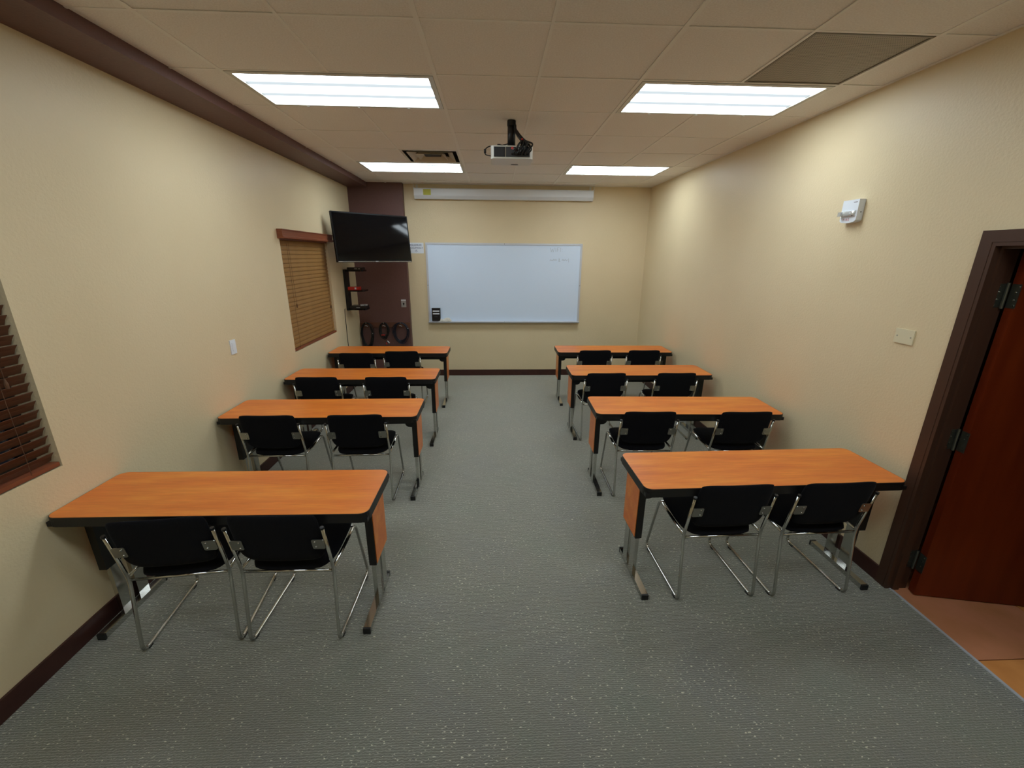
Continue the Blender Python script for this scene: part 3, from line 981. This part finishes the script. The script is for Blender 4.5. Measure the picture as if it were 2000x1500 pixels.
# ================================================================== RIGHT WALL THINGS
t = thing('fire_strobe', (XR, 2.895, 2.150), 'white fire alarm strobe on the right wall', 'alarm')
prof = [(-0.066, 0.014), (-0.05, 0.003), (0.0, -0.003), (0.05, 0.003), (0.066, 0.014), (0.066, 0.140), (-0.066, 0.140)]
MB().prism(prof, -0.042, -0.0005, 'x').build('housing', WHITE, t, bev=0.004)
mb = MB()
mb.pillow(lambda u, v, s: Vector((-0.042 - 0.016 * (0.5 + 0.5 * s) * max(0.0, (1 - u ** 4) * (1 - v ** 4)) ** 0.5, u * 0.056, 0.055 + v * 0.019)), 12, 8)
mb.build('strobe_lens', CLEAR, t, smooth=True)
mb = MB()
for k in range(5):
    y = -0.045 + k * 0.02
    mb.prism([(y, 0.04), (y + 0.008, 0.04), (y + 0.012, 0.068), (y + 0.004, 0.068)], -0.054, -0.0425, 'x')
mb.build('reflector', mat('dark_reflector', lin(60, 66, 72), 0.2, 0.8), t)
MB().box(-0.070, -0.040, 0.035, 0.06, 0.042, 0.068).build('lens_end', CLEAR, t, bev=0.004)
RW = (PI / 2, 0, -PI / 2)
text('FIRE', 0.021, REDINK, t, (-0.0425, 0.012, 0.019), RW, space=1.35)
MB().box(-0.0426, -0.041, -0.052, -0.022, 0.122, 0.126).build('printed_mark', DARKINK, t)
mb = MB()
mb.cyl((-0.018, -0.0665, 0.062), (-0.018, -0.0655, 0.062), 0.004, 8)
mb.build('side_screw', BLACKPL, t)

t = thing('blank_plate', (XR, 2.328, 1.451), 'ivory blank wall plate beside the door', 'plate')
MB().box(-0.007, -0.0005, -0.058, 0.058, 0.0, 0.083).build('cover', IVORY, t, bev=0.003)
for s in (-0.042, 0.042):
    MB().cyl((-0.0085, s, 0.041), (-0.006, s, 0.041), 0.004, 8).build('screw', STEEL, t)

# ================================================================== TABLES
TBW, TBD, TBH = 1.50, 0.44, 0.737
def make_table(loc, rz, label):
    t = thing('training_table', loc, label, 'table', 'training tables in two columns', rz)
    rr = 0.045
    MB().prism(rrect(TBW - 0.006, TBD - 0.006, rr - 0.003), TBH - 0.026, TBH, 'z').build('table_top', LAM, t)
    mb = MB()
    outer, inner = rrect(TBW, TBD, rr), rrect(TBW - 0.006, TBD - 0.006, rr - 0.003)
    n = len(outer)
    def ring(poly, z):
        return [mb.bm.verts.new((p[0], p[1], z)) for p in poly]
    a, b, c, d = ring(outer, TBH - 0.001), ring(outer, TBH - 0.05), ring(inner, TBH - 0.05), ring(inner, TBH - 0.001)
    for i in range(n):
        j = (i + 1) % n
        mb.bm.faces.new((a[i], b[i], b[j], a[j]))
        mb.bm.faces.new((c[i], d[i], d[j], c[j]))
        mb.bm.faces.new((a[i], a[j], d[j], d[i]))
        mb.bm.faces.new((b[i], c[i], c[j], b[j]))
    mb.build('edge_band', BLACK, t)
    MB().box(-TBW / 2 + 0.004, TBW / 2 - 0.004, -TBD / 2 + 0.004, TBD / 2 - 0.004, TBH - 0.0495, TBH - 0.0265).build('underside', BLACK, t)
    # apron with curved ends meeting the leg housings
    ax = TBW / 2 - 0.066
    for yc in (-0.077, 0.132):
        z1, z0 = TBH - 0.050, TBH - 0.112
        poly = [(-ax, z1), (ax, z1), (ax, z0 - 0.03)]
        for k in range(0, 5):
            an = k / 4 * PI / 2
            poly.append((ax - 0.012 - 0.04 * math.sin(an), z0 - 0.03 * math.cos(an)))
        for k in range(4, -1, -1):
            an = k / 4 * PI / 2
            poly.append((-ax + 0.012 + 0.04 * math.sin(an), z0 - 0.03 * math.cos(an)))
        poly.append((-ax, z0 - 0.03))
        MB().prism(poly, yc - 0.008, yc + 0.008, 'y').build('apron', BLACKMETAL, t)
    for s in (-1, 1):
        xo, xi = s * (TBW / 2 - 0.028), s * (TBW / 2 - 0.066)
        lo, hi = min(xo, xi), max(xo, xi)
        hs = MB().prism([(-0.086, TBH - 0.050), (-0.082, 0.325), (0.136, 0.325), (0.140, TBH - 0.050)], lo, hi, 'x').build('leg_housing', BLACK, t, bev=0.003, seg=1)
        xp = s * (TBW / 2 - 0.0275)
        MB().prism([(-0.079, TBH - 0.056), (-0.075, 0.333), (0.129, 0.333), (0.133, TBH - 0.056)], min(xp, xp + s * 0.003), max(xp, xp + s * 0.003), 'x').build('side_panel', LAM, hs, label='wood laminate side panel')
        xm = s * (TBW / 2 - 0.052)
        for yc in (-0.025, 0.085):
            MB().box(xm - 0.011, xm + 0.011, yc - 0.034, yc + 0.034, 0.034, 0.326).build('leg_column', CHROME, t, bev=0.003)
        xf = s * (TBW / 2 - 0.07)
        ft = MB().box(xf - 0.019, xf + 0.019, -0.205, 0.205, 0.003, 0.034).build('foot', CHROME, t, bev=0.003)
        for e in (-1, 1):
            MB().box(xf - 0.0195, xf + 0.0195, min(e * 0.204, e * 0.216), max(e * 0.204, e * 0.216), 0.0, 0.035).build('end_cap', BLACKPL, ft, bev=0.002, seg=1)
    return t
TABLES = [
    ((-1.358, 2.0065), -0.008, 'orange-brown laminate training table nearest the camera on the left side'),
    ((-1.3487, 3.2732), 0.004, 'orange-brown laminate training table second from the front on the left side'),
    ((-1.338, 4.307), -0.006, 'orange-brown laminate training table third from the front on the left side'),
    ((-1.342, 5.4851), -0.010, 'orange-brown laminate training table furthest back on the left, by the brown column'),
    ((1.550, 2.1926), 0.022, 'orange-brown laminate training table nearest the camera on the right, beside the door'),
    ((1.5633, 3.2771), -0.03, 'orange-brown laminate training table second from the front on the right side'),
    ((1.5632, 4.4118), -0.0104, 'orange-brown laminate training table third from the front on the right side'),
    ((1.5831, 5.5101), -0.0129, 'orange-brown laminate training table furthest back on the right, in the corner'),
]
first = None
for (x, y), rz, lab in TABLES:
    if first is None:
        first = make_table((x, y, 0), rz, lab)
    else:
        dup(first, (x, y, 0), rz, lab)

# ================================================================== CHAIRS
CH = dict(a=.224, jy=.047, jz=.416, ty=-.014, tz=.698, fy=.508, sy=.382, sz=.442, pz=.776)
def make_chair(loc, rz, label):
    t = thing('sled_chair', loc, label, 'chair', 'black sled base chairs behind the tables', rz)
    r = 0.0085
    a = CH['a']
    for s in (-1, 1):
        x = s * a
        path = fillet([(x, CH['ty'], CH['tz']), (x, CH['jy'], CH['jz']), (x, 0.0, r), (x, CH['fy'], r), (x, CH['sy'], CH['sz']), (x, CH['jy'] + 0.004, CH['jz'] + 0.012)], 0.045, 6)
        fr = MB().tube(path, r, 10).build('side_frame', CHROME, t, smooth=True)
        MB().tube([(x, CH['ty'] - 0.0006, CH['tz'] - 0.004), (x, CH['ty'] - 0.003, CH['tz'] + 0.008)], r + 0.0012, 10).build('end_plug', BLACKPL, fr)
        for y in (0.045, CH['fy'] - 0.06):
            MB().box(x - 0.010, x + 0.010, y - 0.014, y + 0.014, 0.0, 0.009).build('glide', BLACKPL, fr, bev=0.002, seg=1)
    MB().tube([(-a, CH['jy'] + 0.003, CH['jz'] - 0.008), (a, CH['jy'] + 0.003, CH['jz'] - 0.008)], 0.0075, 10).build('crossbar', CHROME, t, smooth=True)
    MB().tube([(-a, CH['sy'] - 0.012, CH['sz'] - 0.006), (a, CH['sy'] - 0.012, CH['sz'] - 0.006)], 0.0075, 10).build('crossbar', CHROME, t, smooth=True)
    # seat cushion, narrower at the back corners
    sw = a - 0.012
    def seat(u, v, s):
        nar = 1 - 0.17 * max(0.0, -v) ** 3
        x = u * sw * nar * (1 - 0.06 * v ** 6)
        y = 0.232 + v * 0.185 * (1 - 0.07 * u ** 6)
        e = max(0.0, (1 - u ** 8) * (1 - v ** 8)) ** 0.5
        z = 0.438 + 0.014 * v - 0.006 * (1 - u * u)
        return Vector((x, y, z + (0.030 if s > 0 else -0.016) * e))
    MB().pillow(seat).build('seat', FABRIC, t, smooth=True)
    # padded backrest leaning with the uprights
    z0, z1 = 0.478, CH['pz']
    def back(u, v, s):
        nar = 1 - 0.13 * max(0.0, -v) ** 4
        x = u * 0.207 * nar * (1 - 0.055 * v ** 8)
        zz = (z0 + z1) / 2 + v * (z1 - z0) / 2 * (1 - 0.07 * u ** 8) + 0.004 * u * u
        k = (zz - CH['jz']) / (CH['tz'] - CH['jz'])
        y = CH['jy'] + (CH['ty'] - CH['jy']) * k + 0.010
        e = max(0.0, (1 - u ** 8) * (1 - v ** 8)) ** 0.5
        return Vector((x, y - 0.006 * (1 - u * u) + (0.014 if s > 0 else -0.014) * e, zz))
    MB().pillow(back).build('backrest', FABRIC, t, smooth=True)
    for s in (-1, 1):
        kz = 0.602
        k = (kz - CH['jz']) / (CH['tz'] - CH['jz'])
        yb = CH['jy'] + (CH['ty'] - CH['jy']) * k
        tilt = math.atan2(CH['ty'] - CH['jy'], CH['tz'] - CH['jz'])
        M = Matrix.Translation((s * (a - 0.034), yb - 0.0105, kz)) @ Matrix.Rotation(-tilt, 4, 'X')
        mb = MB()
        poly = rrect(0.058, 0.062, 0.008, 3)
        mb.prism([(p[0], p[1]) for p in poly], -0.0016, 0.0016, 'y', M)
        br = mb.build('bracket', STEEL, t, label='steel back bracket')
        for dz in (-0.017, 0.017):
            p0 = M @ Vector((-s * 0.013, -0.0016, dz))
            p1 = M @ Vector((-s * 0.013, -0.0060, dz))
            MB().tube([p0, p1], [0.0062, 0.0042], 8).build('screw', CHROME, br, smooth=True)
    return t
CHAIRS = [
    (-1.539, 1.732, 0.110, 'black sled chair turned slightly, wall side of the nearest left table'),
    (-1.031, 1.745, -0.008, 'black sled chair on the aisle side of the nearest left table'),
    (-1.698, 3.030, 0.000, 'black sled chair on the wall side of the second left table'),
    (-1.050, 3.031, 0.030, 'black sled chair on the aisle side of the second left table'),
    (-1.745, 4.070, -0.001, 'black sled chair on the wall side of the third left table'),
    (-1.068, 4.064, 0.006, 'black sled chair on the aisle side of the third left table'),
    (-1.689, 5.134, -0.010, 'black sled chair on the wall side of the furthest left table, set low behind it'),
    (-1.157, 5.236, 0.025, 'black sled chair on the aisle side of the furthest left table'),
    (1.288, 1.946, 0.024, 'black sled chair on the aisle side of the nearest right table'),
    (1.862, 1.954, 0.031, 'black sled chair on the door side of the nearest right table'),
    (1.216, 3.044, -0.023, 'black sled chair on the aisle side of the second right table'),
    (1.975, 3.024, -0.010, 'black sled chair on the wall side of the second right table'),
    (1.163, 4.172, 0.014, 'black sled chair on the aisle side of the third right table'),
    (1.901, 4.167, -0.005, 'black sled chair on the wall side of the third right table'),
    (1.300, 5.267, 0.018, 'black sled chair on the aisle side of the furthest right table'),
    (1.938, 5.265, -0.005, 'black sled chair on the wall side of the furthest right table'),
]
first = None
for x, y, rz, lab in CHAIRS:
    if first is None:
        first = make_chair((x, y, 0), rz, lab)
    else:
        dup(first, (x, y, 0), rz, lab)
